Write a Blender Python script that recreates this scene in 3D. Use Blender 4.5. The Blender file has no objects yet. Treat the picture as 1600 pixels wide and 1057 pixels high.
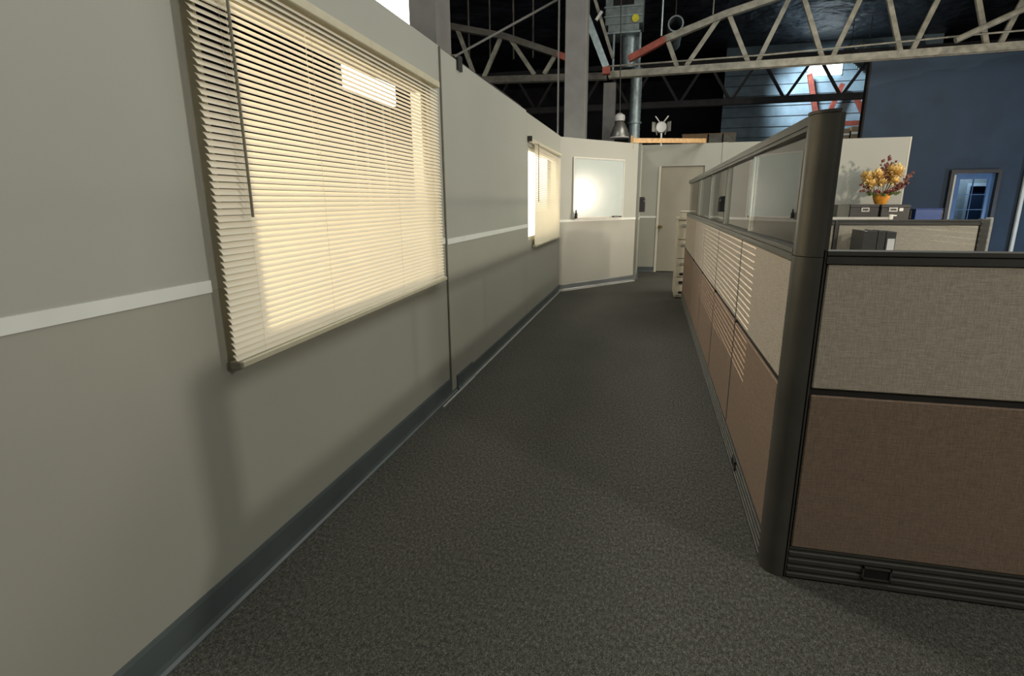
import bpy, bmesh, math, random
from mathutils import Vector, Matrix
random.seed(7)
S = bpy.context.scene
COL = S.collection
R = math.radians

# ------------------------------------------------------------------ camera
cam = bpy.data.objects.new('camera', bpy.data.cameras.new('camera'))
COL.objects.link(cam)
cam.data.sensor_width = 36.0
cam.data.lens = 856.32 / 1600 * 36.0
cam.data.clip_start = 0.05
yaw, pitch, roll = -0.244254, 0.243546, 0.008146
fw = Vector((math.sin(yaw)*math.cos(pitch), math.cos(yaw)*math.cos(pitch), -math.sin(pitch)))
rt = Vector((math.cos(yaw), -math.sin(yaw), 0))
dn = fw.cross(rt)
r2 = math.cos(roll)*rt + math.sin(roll)*dn
d2 = -math.sin(roll)*rt + math.cos(roll)*dn
mw = Matrix((r2, -d2, -fw)).transposed().to_4x4()
mw.translation = (0, 0, 1.36)
cam.matrix_world = mw
S.camera = cam

# ------------------------------------------------------------------ world, lights, exposure
S.view_settings.view_transform = 'Standard'
S.view_settings.look = 'None'
S.view_settings.gamma = 1.0
S.view_settings.use_curve_mapping = False
S.view_settings.exposure = 0.0
W = bpy.data.worlds.new('dark_hall'); S.world = W; W.use_nodes = True
W.node_tree.nodes['Background'].inputs[0].default_value = (0.55, 0.6, 0.75, 1)
W.node_tree.nodes['Background'].inputs[1].default_value = 0.02

def lamp(name, kind, loc, target, power, color, size=0.5, size_y=None, spot=None, blend=0.3, spread=None):
    l = bpy.data.lights.new(name, kind); l.energy = power; l.color = color
    if kind == 'AREA':
        l.size = size
        if size_y: l.shape = 'RECTANGLE'; l.size_y = size_y
        if spread: l.spread = R(spread)
    else:
        l.shadow_soft_size = size
    if kind == 'SPOT':
        l.spot_size = R(spot); l.spot_blend = blend
    o = bpy.data.objects.new(name, l); COL.objects.link(o)
    o.location = loc
    o.rotation_euler = (Vector(target) - Vector(loc)).to_track_quat('-Z', 'Y').to_euler()
    return o

WARM = (1.0, 0.86, 0.68); NEUT = (1.0, 0.95, 0.86); COOL = (0.62, 0.78, 1.0)
# soft key beyond the cubicles: throws the partition's shadow on the left wall
lamp('key_light', 'AREA', (5.2, 3.5, 2.30), (-1.3, 3.4, 1.2), 42, NEUT, 0.5)
lamp('key_light_high', 'AREA', (5.2, 3.54, 3.6), (-1.3, 3.0, 0.9), 112, NEUT, 0.2)
lamp('over_wall_fill', 'AREA', (-3.0, 4.4, 5.7), (0.4, 3.6, 0.6), 170, NEUT, 0.9)  # added high behind the left wall to brighten the corridor panels
# set light off to the right near the end wall: glare on the whiteboard
lamp('far_set_light', 'AREA', (6.6, 9.85, 1.52), (-0.9, 8.9, 1.45), 27, WARM, 0.5, size_y=0.8, spread=55)
# hard lamp outside the near window: stripes through the blind
lamp('window_lamp', 'SPOT', (-4.4, -0.25, 1.70), (-1.34, 2.5, 1.45), 1900, WARM, 0.004, spot=52, blend=0.2)
# light over the far cubicles: flowers' shadow, end wall
lamp('side_light', 'AREA', (6.3, 6.5, 2.35), (2.4, 11.1, 1.5), 150, WARM, 0.22)
# front light right of the camera: post shadow on carpet and wall
lamp('front_light', 'AREA', (4.3, -0.7, 3.2), (0.0, 3.0, 0.6), 72, NEUT, 0.45)
# broad overhead fills added for ambient light and a brighter end wall
lamp('hall_fill', 'AREA', (1.2, 2.5, 6.0), (1.2, 2.5, 0.0), 225, (0.97, 1.0, 0.93), 9.0)
lamp('hall_fill_far', 'AREA', (2.6, 8.4, 5.8), (1.6, 9.6, 0.5), 120, (1.0, 0.98, 0.9), 2.5)
# work light on the blue wall and the roof steel
lamp('blue_wall_light', 'AREA', (8.2, 9.8, 0.6), (6.2, 12.9, 0.6), 45, (0.55, 0.75, 1.0), 0.6)
lamp('roof_light', 'SPOT', (8.5, 8.0, 1.2), (5.0, 12.6, 4.9), 190, NEUT, 0.3, spot=60, blend=0.9)
lamp('roof_light_dim', 'SPOT', (-5.5, 6.5, 1.0), (-2.0, 12.6, 4.6), 85, NEUT, 0.3, spot=70, blend=0.8)
lamp('far_corner_light', 'SPOT', (3.7, 19.3, 6.1), (5.5, 21.3, 4.2), 900, (0.8, 0.92, 1.0), 0.3, spot=75, blend=0.9)

# ------------------------------------------------------------------ helpers
MATS = {}
def mat(name, color, rough=0.6, metal=0.0, noise=None, bump=None, spec=0.5, emit=None, estr=0.0, var=0.12):
    """noise=(scale, detail): colour variation; bump=(scale, strength, distance)"""
    m = bpy.data.materials.new(name); m.use_nodes = True
    nt = m.node_tree; b = nt.nodes['Principled BSDF']
    b.inputs['Base Color'].default_value = (*color, 1)
    b.inputs['Roughness'].default_value = rough
    b.inputs['Metallic'].default_value = metal
    b.inputs['Specular IOR Level'].default_value = spec
    if emit:
        b.inputs['Emission Color'].default_value = (*emit, 1); b.inputs['Emission Strength'].default_value = estr
    tc = nt.nodes.new('ShaderNodeTexCoord')
    if noise:
        n = nt.nodes.new('ShaderNodeTexNoise'); n.inputs['Scale'].default_value = noise[0]; n.inputs['Detail'].default_value = noise[1]
        nt.links.new(tc.outputs['Object'], n.inputs['Vector'])
        r = nt.nodes.new('ShaderNodeValToRGB')
        r.color_ramp.elements[0].position = 0.3; r.color_ramp.elements[1].position = 0.7
        r.color_ramp.elements[0].color = (*[c*(1-var) for c in color], 1)
        r.color_ramp.elements[1].color = (*[min(1, c*(1+var)) for c in color], 1)
        nt.links.new(n.outputs['Fac'], r.inputs['Fac']); nt.links.new(r.outputs['Color'], b.inputs['Base Color'])
    if bump:
        n2 = nt.nodes.new('ShaderNodeTexNoise'); n2.inputs['Scale'].default_value = bump[0]; n2.inputs['Detail'].default_value = 3
        nt.links.new(tc.outputs['Object'], n2.inputs['Vector'])
        bp = nt.nodes.new('ShaderNodeBump'); bp.inputs['Strength'].default_value = bump[1]; bp.inputs['Distance'].default_value = bump[2]
        nt.links.new(n2.outputs['Fac'], bp.inputs['Height']); nt.links.new(bp.outputs['Normal'], b.inputs['Normal'])
    MATS[name] = m
    return m

def fabric(name, color, var=0.25, scale=430.0):
    """woven panel cloth: crossed thread waves broken up by noise"""
    m = bpy.data.materials.new(name); m.use_nodes = True
    nt = m.node_tree; b = nt.nodes['Principled BSDF']; b.inputs['Roughness'].default_value = 0.95
    b.inputs['Specular IOR Level'].default_value = 0.15
    tc = nt.nodes.new('ShaderNodeTexCoord')
    facs = []
    for sc in ((scale*0.09, scale*0.09, scale), (scale, scale, scale*0.09)):
        mp = nt.nodes.new('ShaderNodeMapping'); mp.inputs['Scale'].default_value = sc
        nt.links.new(tc.outputs['Object'], mp.inputs['Vector'])
        n = nt.nodes.new('ShaderNodeTexNoise'); n.inputs['Scale'].default_value = 1.0; n.inputs['Detail'].default_value = 2
        nt.links.new(mp.outputs['Vector'], n.inputs['Vector']); facs.append(n)
    add = nt.nodes.new('ShaderNodeMath'); add.operation = 'ADD'
    nt.links.new(facs[0].outputs['Fac'], add.inputs[0]); nt.links.new(facs[1].outputs['Fac'], add.inputs[1])
    mr = nt.nodes.new('ShaderNodeMapRange'); mr.inputs['From Min'].default_value = 0.7; mr.inputs['From Max'].default_value = 1.3
    nt.links.new(add.outputs[0], mr.inputs['Value'])
    r = nt.nodes.new('ShaderNodeValToRGB')
    r.color_ramp.elements[0].color = (*[c*(1-var) for c in color], 1); r.color_ramp.elements[1].color = (*[c*(1+var) for c in color], 1)
    nt.links.new(mr.outputs[0], r.inputs['Fac']); nt.links.new(r.outputs['Color'], b.inputs['Base Color'])
    bp = nt.nodes.new('ShaderNodeBump'); bp.inputs['Strength'].default_value = 0.35; bp.inputs['Distance'].default_value = 0.002
    nt.links.new(mr.outputs[0], bp.inputs['Height']); nt.links.new(bp.outputs['Normal'], b.inputs['Normal'])
    MATS[name] = m

mat('wall_upper', (0.352, 0.358, 0.312), 0.55, noise=(1.3, 3), var=0.03, bump=(180, 0.06, 0.002))
mat('wall_lower', (0.315, 0.312, 0.262), 0.5, noise=(1.1, 3), var=0.035, bump=(180, 0.06, 0.002))
mat('wall_edge', (0.19, 0.18, 0.14), 0.8, noise=(9, 3))
mat('white_paint', (0.66, 0.68, 0.63), 0.5, noise=(6, 2), var=0.04)
mat('rubber_base', (0.075, 0.09, 0.09), 0.38, noise=(4, 3), var=0.15)
mat('toe_strip', (0.45, 0.45, 0.42), 0.4, noise=(20, 2), var=0.15)
mat('door_paint', (0.30, 0.28, 0.22), 0.45, noise=(3, 2), var=0.04)
mat('jamb_paint', (0.55, 0.53, 0.44), 0.5, noise=(3, 2), var=0.04)
mat('brass', (0.42, 0.30, 0.12), 0.3, 0.9, noise=(30, 2))
mat('graphite', (0.085, 0.083, 0.073), 0.36, 0.35, noise=(12, 3), var=0.1, spec=0.45)
mat('graphite_post', (0.115, 0.108, 0.09), 0.34, 0.4, noise=(8, 3), var=0.1)
mat('dark_gap', (0.006, 0.006, 0.006), 0.8, noise=(30, 2))
mat('black_plastic', (0.018, 0.018, 0.018), 0.45, noise=(40, 2))
fabric('beige_cloth', (0.46, 0.40, 0.32), 0.2)
fabric('taupe_cloth', (0.25, 0.18, 0.13), 0.22)
fabric('far_cloth', (0.36, 0.33, 0.265), 0.2)
mat('headrail', (0.56, 0.52, 0.38), 0.4, noise=(14, 2), var=0.05)
mat('cord', (0.78, 0.72, 0.58), 0.8, noise=(60, 2))
mat('wand_plastic', (0.22, 0.205, 0.15), 0.3, noise=(40, 2))
mat('whiteboard', (0.47, 0.53, 0.50), 0.18, noise=(3, 3), var=0.03, spec=0.13)
mat('aluminium', (0.58, 0.56, 0.50), 0.5, 0.0, noise=(20, 2), var=0.05)
mat('column_paint', (0.125, 0.124, 0.115), 0.55, noise=(5, 4), var=0.12, bump=(40, 0.1, 0.003))
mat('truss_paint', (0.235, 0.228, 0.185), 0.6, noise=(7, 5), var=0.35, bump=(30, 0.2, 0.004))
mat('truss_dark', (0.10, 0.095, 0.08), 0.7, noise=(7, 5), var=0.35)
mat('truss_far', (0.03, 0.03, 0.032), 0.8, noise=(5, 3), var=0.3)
mat('red_steel', (0.30, 0.07, 0.045), 0.6, noise=(9, 4), var=0.3)
mat('galvanised', (0.34, 0.42, 0.43), 0.42, 0.55, noise=(14, 5), var=0.2)
mat('sheet_metal', (0.24, 0.29, 0.29), 0.45, 0.4, noise=(10, 4), var=0.2)
mat('sticker', (0.75, 0.70, 0.05), 0.5, noise=(20, 2))
mat('blue_paint', (0.020, 0.041, 0.072), 0.7, noise=(2.2, 5), var=0.16, bump=(60, 0.15, 0.004))
mat('blue_gloss', (0.045, 0.125, 0.30), 0.35, noise=(6, 3), var=0.1)
mat('dark_frame', (0.03, 0.028, 0.026), 0.5, noise=(10, 3))
mat('pale_blue_metal', (0.30, 0.42, 0.50), 0.5, 0.1, noise=(3, 4), var=0.2)
mat('roof_sheet', (0.030, 0.033, 0.042), 0.45, noise=(1.2, 5), var=0.5, bump=(1.4, 0.9, 0.25))
mat('hall_wall', (0.03, 0.032, 0.04), 0.8, noise=(1, 4), var=0.3)
mat('concrete', (0.12, 0.12, 0.115), 0.8, noise=(2, 5), var=0.2)
mat('pine', (0.58, 0.37, 0.17), 0.6, noise=(18, 5), var=0.2)
mat('cardboard', (0.18, 0.115, 0.06), 0.8, noise=(8, 3), var=0.15)
mat('cabinet_beige', (0.52, 0.47, 0.36), 0.45, noise=(5, 2), var=0.05)
mat('cabinet_grey', (0.36, 0.36, 0.33), 0.4, 0.1, noise=(5, 2), var=0.05)
mat('box_black', (0.022, 0.022, 0.021), 0.55, noise=(30, 2))
mat('box_green_grey', (0.065, 0.07, 0.055), 0.6, noise=(30, 2))
mat('chrome', (0.7, 0.7, 0.68), 0.25, 0.9, noise=(20, 2), var=0.04)
mat('paper', (0.62, 0.62, 0.60), 0.8, noise=(30, 2), var=0.04)
mat('binder_black', (0.03, 0.032, 0.028), 0.5, noise=(40, 2))
mat('pot_orange', (0.55, 0.24, 0.03), 0.3, noise=(14, 3), var=0.25)
mat('petal_yellow', (0.78, 0.58, 0.24), 0.7, noise=(20, 3), var=0.2)
mat('leaf_maroon', (0.13, 0.035, 0.025), 0.6, noise=(20, 3), var=0.3)
mat('leaf_green', (0.08, 0.12, 0.035), 0.6, noise=(20, 3), var=0.3)
mat('stem', (0.12, 0.10, 0.04), 0.7, noise=(20, 3))
mat('bin_blue', (0.012, 0.045, 0.18), 0.35, noise=(15, 2))
mat('lamp_white', (0.62, 0.62, 0.60), 0.4, noise=(15, 2), var=0.06)
mat('lamp_steel', (0.30, 0.30, 0.27), 0.35, 0.7, noise=(15, 2))
mat('laminate', (0.42, 0.40, 0.36), 0.4, noise=(12, 2), var=0.05)
mat('soft_white', (0.85, 0.84, 0.80), 0.8, noise=(12, 2), var=0.02, emit=(1.0, 0.98, 0.93), estr=6.0)
mat('fixture_glow', (0.85, 0.84, 0.80), 0.8, noise=(12, 2), var=0.02, emit=(1.0, 0.96, 0.88), estr=5.0)
mat('window_cloth', (0.85, 0.84, 0.80), 0.8, noise=(12, 2), var=0.02, emit=(1.0, 0.95, 0.86), estr=2.8)
mat('skylight_glow', (0.85, 0.9, 0.9), 0.8, noise=(12, 2), var=0.02, emit=(0.85, 1.0, 1.0), estr=3.0)

def carpet_mat():
    m = bpy.data.materials.new('carpet'); m.use_nodes = True; nt = m.node_tree; b = nt.nodes['Principled BSDF']
    b.inputs['Roughness'].default_value = 1.0; b.inputs['Specular IOR Level'].default_value = 0.05
    tc = nt.nodes.new('ShaderNodeTexCoord')
    mp = nt.nodes.new('ShaderNodeMapping'); mp.inputs['Scale'].default_value = (1.0, 0.55, 1.0); nt.links.new(tc.outputs['Object'], mp.inputs['Vector'])
    def noise(sc, de, ro=0.6):
        n = nt.nodes.new('ShaderNodeTexNoise'); n.inputs['Scale'].default_value = sc; n.inputs['Detail'].default_value = de; n.inputs['Roughness'].default_value = ro
        nt.links.new(mp.outputs['Vector'], n.inputs['Vector']); return n
    n1, n2, big = noise(330, 2, 0.8), noise(95, 3, 0.7), noise(1.6, 4)
    ad = nt.nodes.new('ShaderNodeMath'); ad.operation = 'MULTIPLY_ADD'; ad.inputs[1].default_value = 0.62
    nt.links.new(n1.outputs['Fac'], ad.inputs[0])
    sc = nt.nodes.new('ShaderNodeMath'); sc.operation = 'MULTIPLY'; sc.inputs[1].default_value = 0.38
    nt.links.new(n2.outputs['Fac'], sc.inputs[0]); nt.links.new(sc.outputs[0], ad.inputs[2])
    r = nt.nodes.new('ShaderNodeValToRGB')
    e = r.color_ramp.elements; e[0].position = 0.34; e[0].color = (0.012, 0.0122, 0.0108, 1); e[1].position = 0.68; e[1].color = (0.26, 0.256, 0.220, 1)
    k = r.color_ramp.elements.new(0.5); k.color = (0.078, 0.077, 0.065, 1)
    nt.links.new(ad.outputs[0], r.inputs['Fac'])
    mx = nt.nodes.new('ShaderNodeMixRGB'); mx.blend_type = 'MULTIPLY'; mx.inputs[0].default_value = 0.3
    nt.links.new(r.outputs['Color'], mx.inputs[1]); nt.links.new(big.outputs['Fac'], mx.inputs[2])
    nt.links.new(mx.outputs[0], b.inputs['Base Color'])
    bp = nt.nodes.new('ShaderNodeBump'); bp.inputs['Strength'].default_value = 0.35; bp.inputs['Distance'].default_value = 0.004
    nt.links.new(ad.outputs[0], bp.inputs['Height']); nt.links.new(bp.outputs['Normal'], b.inputs['Normal'])
    MATS['carpet'] = m
carpet_mat()

def slat_mat(name, color, tr):
    m = bpy.data.materials.new(name); m.use_nodes = True; nt = m.node_tree; nt.nodes.remove(nt.nodes['Principled BSDF'])
    out = nt.nodes['Material Output']
    tc = nt.nodes.new('ShaderNodeTexCoord'); n = nt.nodes.new('ShaderNodeTexNoise'); n.inputs['Scale'].default_value = 3
    nt.links.new(tc.outputs['Object'], n.inputs['Vector'])
    r = nt.nodes.new('ShaderNodeValToRGB'); r.color_ramp.elements[0].color = (*[c*0.95 for c in color], 1); r.color_ramp.elements[1].color = (*[min(1, c*1.05) for c in color], 1)
    nt.links.new(n.outputs['Fac'], r.inputs['Fac'])
    d = nt.nodes.new('ShaderNodeBsdfDiffuse'); t = nt.nodes.new('ShaderNodeBsdfTranslucent'); g = nt.nodes.new('ShaderNodeBsdfGlossy')
    g.inputs['Roughness'].default_value = 0.4
    nt.links.new(r.outputs['Color'], d.inputs['Color']); t.inputs['Color'].default_value = (0.95, 0.84, 0.62, 1)
    a = nt.nodes.new('ShaderNodeMixShader'); a.inputs[0].default_value = tr
    nt.links.new(d.outputs[0], a.inputs[1]); nt.links.new(t.outputs[0], a.inputs[2])
    c = nt.nodes.new('ShaderNodeMixShader'); c.inputs[0].default_value = 0.05
    nt.links.new(a.outputs[0], c.inputs[1]); nt.links.new(g.outputs[0], c.inputs[2])
    nt.links.new(c.outputs[0], out.inputs['Surface'])
    MATS[name] = m
slat_mat('slat_cream', (0.72, 0.665, 0.53), 0.03)

def glass_mat(name, tint, ior=1.5, rough=0.0):
    m = bpy.data.materials.new(name); m.use_nodes = True; nt = m.node_tree; nt.nodes.remove(nt.nodes['Principled BSDF'])
    out = nt.nodes['Material Output']
    f = nt.nodes.new('ShaderNodeFresnel'); f.inputs['IOR'].default_value = ior
    t = nt.nodes.new('ShaderNodeBsdfTransparent'); t.inputs['Color'].default_value = (*tint, 1)
    g = nt.nodes.new('ShaderNodeBsdfGlossy'); g.inputs['Roughness'].default_value = rough
    x = nt.nodes.new('ShaderNodeMixShader')
    nt.links.new(f.outputs[0], x.inputs[0]); nt.links.new(t.outputs[0], x.inputs[1]); nt.links.new(g.outputs[0], x.inputs[2])
    nt.links.new(x.outputs[0], out.inputs['Surface']); MATS[name] = m
glass_mat('pane_glass', (0.93, 0.965, 0.94))
glass_mat('door_glass', (0.7, 0.82, 0.95), 1.5)

def nbm(): return bmesh.new()
def bx(bm, x0, x1, y0, y1, z0, z1, bev=0.0, M=None):
    g = bmesh.ops.create_cube(bm, size=1.0)
    vs = g['verts']
    for v in vs:
        v.co = Vector(((x0+x1)/2 + v.co.x*(x1-x0), (y0+y1)/2 + v.co.y*(y1-y0), (z0+z1)/2 + v.co.z*(z1-z0)))
    if bev:
        es = list({e for v in vs for e in v.link_edges})
        r = bmesh.ops.bevel(bm, geom=es, offset=bev, segments=1, affect='EDGES')
        vs = list({v for f in r['faces'] for v in f.verts} | {v for v in vs if v.is_valid})
    if M is not None:
        for v in vs: v.co = M @ v.co
    return vs
def bar(bm, a, b, w, h=None, up=(0, 0, 1)):
    """rectangular bar from a to b"""
    a, b = Vector(a), Vector(b); h = h or w
    d = (b-a); L = d.length; d.normalize(); u = Vector(up)
    if abs(d.dot(u)) > 0.98: u = Vector((0, 1, 0))
    s = d.cross(u).normalized(); u = s.cross(d)
    vs = []
    for p in (a, b):
        for i, j in ((-1, -1), (1, -1), (1, 1), (-1, 1)):
            vs.append(bm.verts.new(p + s*i*w/2 + u*j*h/2))
    for f in ((3, 2, 1, 0), (4, 5, 6, 7), (0, 1, 5, 4), (1, 2, 6, 5), (2, 3, 7, 6), (3, 0, 4, 7)):
        bm.faces.new([vs[i] for i in f])
def tube(bm, pts, rad, n=10, caps=True):
    pts = [Vector(p) for p in pts]; rings = []
    rads = rad if isinstance(rad, (list, tuple)) else [rad]*len(pts)
    prev = None
    for i, p in enumerate(pts):
        d = (pts[min(i+1, len(pts)-1)] - pts[max(i-1, 0)]).normalized()
        u = prev if prev is not None else (Vector((0, 0, 1)) if abs(d.z) < 0.95 else Vector((1, 0, 0)))
        s = d.cross(u).normalized(); u = s.cross(d).normalized(); prev = u
        rings.append([bm.verts.new(p + (s*math.cos(2*math.pi*k/n) + u*math.sin(2*math.pi*k/n))*rads[i]) for k in range(n)])
    for a, b in zip(rings, rings[1:]):
        for k in range(n): bm.faces.new((a[k], a[(k+1) % n], b[(k+1) % n], b[k]))
    if caps:
        bm.faces.new(list(reversed(rings[0]))); bm.faces.new(rings[-1])
def lathe(bm, prof, c=(0, 0, 0), n=20):
    c = Vector(c); rings = [[bm.verts.new(c + Vector((r*math.cos(2*math.pi*k/n), r*math.sin(2*math.pi*k/n), z))) for k in range(n)] for r, z in prof]
    for a, b in zip(rings, rings[1:]):
        for k in range(n): bm.faces.new((a[k], a[(k+1) % n], b[(k+1) % n], b[k]))
    bm.faces.new(list(reversed(rings[0]))); bm.faces.new(rings[-1])
def prism(bm, poly, z0, z1):
    a = [bm.verts.new((x, y, z0)) for x, y in poly]; b = [bm.verts.new((x, y, z1)) for x, y in poly]; n = len(poly)
    for i in range(n): bm.faces.new((a[i], a[(i+1) % n], b[(i+1) % n], b[i]))
    bm.faces.new(list(reversed(a))); bm.faces.new(b)
def obj(name, bm, m, parent=None, smooth=False, loc=None):
    bmesh.ops.recalc_face_normals(bm, faces=bm.faces)
    me = bpy.data.meshes.new(name); bm.to_mesh(me); bm.free()
    for k in (m if isinstance(m, (list, tuple)) else [m]): me.materials.append(MATS[k])
    if smooth:
        for p in me.polygons: p.use_smooth = True
        me.set_sharp_from_angle(angle=R(35))
    o = bpy.data.objects.new(name, me); COL.objects.link(o)
    if parent is not None:
        o.parent = parent; o.matrix_parent_inverse = parent.matrix_world.inverted() if False else Matrix.Translation(-parent.location) if parent.type == 'EMPTY' and parent.parent is None else Matrix()
    if loc: o.location = loc
    return o
def box(name, m, parent, *a, bev=0.0):
    bm = nbm(); bx(bm, *a, bev=bev); return obj(name, bm, m, parent)
def tag(o, label, cat, group=None):
    o['label'] = label; o['category'] = cat
    if group: o['group'] = group
    return o
def thing(name, label, cat, loc=(0, 0, 0), group=None):
    o = bpy.data.objects.new(name, None); COL.objects.link(o); o.location = loc; o.empty_display_size = 0.1
    return tag(o, label, cat, group)
def struct(name, bm, m, label, cat, parent=None, smooth=False):
    o = obj(name, bm, m, parent, smooth)
    if parent is None:
        o['kind'] = 'structure'; o['label'] = label; o['category'] = cat
    return o
def kids(parent, name, m, shapes, fn=bx, **k):
    for s in shapes:
        bm = nbm(); fn(bm, *s, **k); obj(name, bm, m, parent)

# ================================================================== SETTING
bm = nbm(); bx(bm, -1.5, 9.0, -4.5, 11.3, -0.03, 0.0)
struct('floor', bm, 'carpet', 'dark charcoal speckled loop carpet of the corridor', 'floor')
bm = nbm(); bx(bm, -14, 16, -9, 26, -0.12, -0.035)
struct('floor_slab', bm, 'concrete', 'grey concrete slab of the hall around the carpeted set', 'floor')

RAIL = 1.095  # paint split height
def wall_boxes(bm_u, bm_l, x0, x1, y0, y1, top, hole=None):
    """wall along Y between x0 and x1; hole = (ya, yb, za, zb); split at the painted line"""
    segs = [(y0, y1, 0.0, top)] if not hole else [(y0, hole[0], 0, top), (hole[1], y1, 0, top), (hole[0], hole[1], 0, hole[2]), (hole[0], hole[1], hole[3], top)]
    for a, b, c, d in segs:
        if c < RAIL: bx(bm_l, x0, x1, a, b, c, min(d, RAIL))
        if d > RAIL: bx(bm_u, x0, x1, a, b, max(c, RAIL), d)
def wall_pair(name, labelled, fn):
    u, l = nbm(), nbm(); fn(u, l)
    o = struct(name, u, 'wall_upper', labelled, 'wall')
    obj('lower_wall', l, 'wall_lower', o)
    return o
WX1, WX2 = -1.347, -1.337
W1H = (1.53, 3.315, 0.91, 2.03); W2H = (6.16, 8.12, 0.93, 1.95)
w1 = wall_pair('wall_left', 'grey green painted set wall holding the big blind', lambda u, l: wall_boxes(u, l, WX1-0.09, WX1, -4.5, 3.555, 2.315, W1H))
w2 = wall_pair('wall_left_middle', 'plain grey green set wall section between the two blinds', lambda u, l: wall_boxes(u, l, WX2-0.09, WX2, 3.562, 6.07, 2.30))
w3 = wall_pair('wall_left_far', 'grey green set wall section holding the small bright blind', lambda u, l: wall_boxes(u, l, WX2-0.09, WX2, 6.073, 8.42, 2.285, W2H))
obj('seam_strip', (lambda b: (bx(b, WX1-0.05, WX2+0.0015, 3.550, 3.563, 0.10, 2.31), b)[1])(nbm()), 'wall_edge', w1)
for wn, h, x in (('window_1', W1H, WX1), ('window_2', W2H, WX2)):
    bm = nbm(); t = 0.035
    bx(bm, x-0.085, x-0.02, h[0]+0.001, h[0]+t, h[2]+0.001, h[3]-0.001); bx(bm, x-0.085, x-0.02, h[1]-t, h[1]-0.001, h[2]+0.001, h[3]-0.001)
    bx(bm, x-0.085, x-0.02, h[0]+t, h[1]-t, h[2]+0.001, h[2]+t); bx(bm, x-0.085, x-0.02, h[0]+t, h[1]-t, h[3]-t, h[3]-0.001)
    struct(wn, bm, 'jamb_paint', 'painted window frame behind the ' + ('big' if wn == 'window_1' else 'small') + ' blind', 'window')

# angled whiteboard wall
P0 = Vector((-1.345, 8.385, 0)); P1 = Vector((-0.255, 9.82, 0))
AD = (P1-P0).normalized(); AN = Vector((AD.y, -AD.x, 0)); AL = (P1-P0).length
AM = Matrix.Translation(P0) @ Matrix((AD, -AN, Vector((0, 0, 1)))).transposed().to_4x4()   # local x along wall, -y towards room
u, l = nbm(), nbm()
bx(u, 0, AL, 0, 0.09, 1.07, 2.28, M=AM); bx(l, 0, AL, 0, 0.09, 0, 1.07, M=AM)
o = struct('wall_angled', u, 'wall_upper', 'angled set wall carrying the whiteboard', 'wall'); obj('lower_wall', l, 'wall_lower', o)
# alcove side wall and back wall with the door opening
NX = -0.205
u, l = nbm(), nbm()
bx(u, NX-0.09, NX, 9.9, 11.16, 1.055, 2.29); bx(l, NX-0.09, NX, 9.9, 11.16, 0, 1.055)
o = struct('wall_alcove', u, 'wall_upper', 'short alcove side wall beside the grey door', 'wall'); obj('lower_wall', l, 'wall_lower', o)
BY = 11.16; DX0, DX1, DZ = 0.155, 0.925, 1.985
u, l = nbm(), nbm()
bx(u, NX-0.09, DX0-0.05, BY, BY+0.09, 1.055, 2.38); bx(l, NX-0.09, DX0-0.05, BY, BY+0.09, 0, 1.055)
bx(u, DX0-0.05, DX1, BY, BY+0.09, DZ, 2.38)
bx(u, DX1, 4.20, BY, BY+0.09, 1.055, 2.38); bx(l, DX1, 4.20, BY, BY+0.09, 0, 1.055)
o = struct('wall_back', u, 'wall_upper', 'long pale end wall with the grey door behind the cubicles', 'wall'); obj('lower_wall', l, 'wall_lower', o)
box('edge_board', 'jamb_paint', o, 4.201, 4.225, BY-0.005, BY+0.095, 0, 2.38)
box('batten', 'wall_upper', o, 1.21, 1.30, BY-0.012, BY, 1.06, 2.385)
d = struct('door_1', (lambda b: (bx(b, DX0, DX1-0.003, BY+0.025, BY+0.065, 0.012, DZ-0.006, bev=0.003), b)[1])(nbm()), 'door_paint', 'plain grey flush door in the end wall', 'door')
box('door_jamb', 'jamb_paint', d, DX0-0.05, DX0-0.004, BY-0.014, BY+0.07, 0.0, DZ)
bm = nbm(); tube(bm, [(DX0+0.045, BY+0.03, 0.87), (DX0+0.045, BY-0.03, 0.87)], 0.012); tube(bm, [(DX0+0.045, BY-0.03, 0.87), (DX0+0.045, BY-0.075, 0.87)], [0.026, 0.03]); obj('knob', bm, 'brass', d, True)
box('strike_plate', 'brass', d, DX0-0.012, DX0+0.02, BY-0.018, BY+0.02, 0.84, 0.90)

# painted white line (chair rail) pieces
n = 0
def rail(bm, label):
    global n; n += 1
    return struct('trim_%d' % n, bm, 'white_paint', label, 'trim')
bm = nbm(); bx(bm, WX1, WX1+0.004, -4.5, 1.45, 1.088, 1.126); rail(bm, 'white painted line along the near wall up to the big blind')
bm = nbm(); bx(bm, WX1, WX1+0.004, 3.39, 3.545, 1.088, 1.126); bx(bm, WX2, WX2+0.004, 3.562, 6.10, 1.08, 1.118); rail(bm, 'white painted line between the two blinds')
bm = nbm(); bx(bm, 0.01, AL-0.01, -0.012, 0, 1.055, 1.09, M=AM); rail(bm, 'white line under the whiteboard')
bm = nbm(); bx(bm, NX, NX+0.004, 9.9, BY-0.005, 1.04, 1.075); bx(bm, NX+0.005, DX0-0.055, BY-0.004, BY, 1.04, 1.075); rail(bm, 'white line inside the alcove by the door')
bm = nbm(); bx(bm, DX1+0.02, 1.2, BY-0.004, BY, 1.04, 1.075); bx(bm, 1.31, 4.19, BY-0.004, BY, 1.04, 1.075); rail(bm, 'white line on the end wall right of the door')

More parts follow.
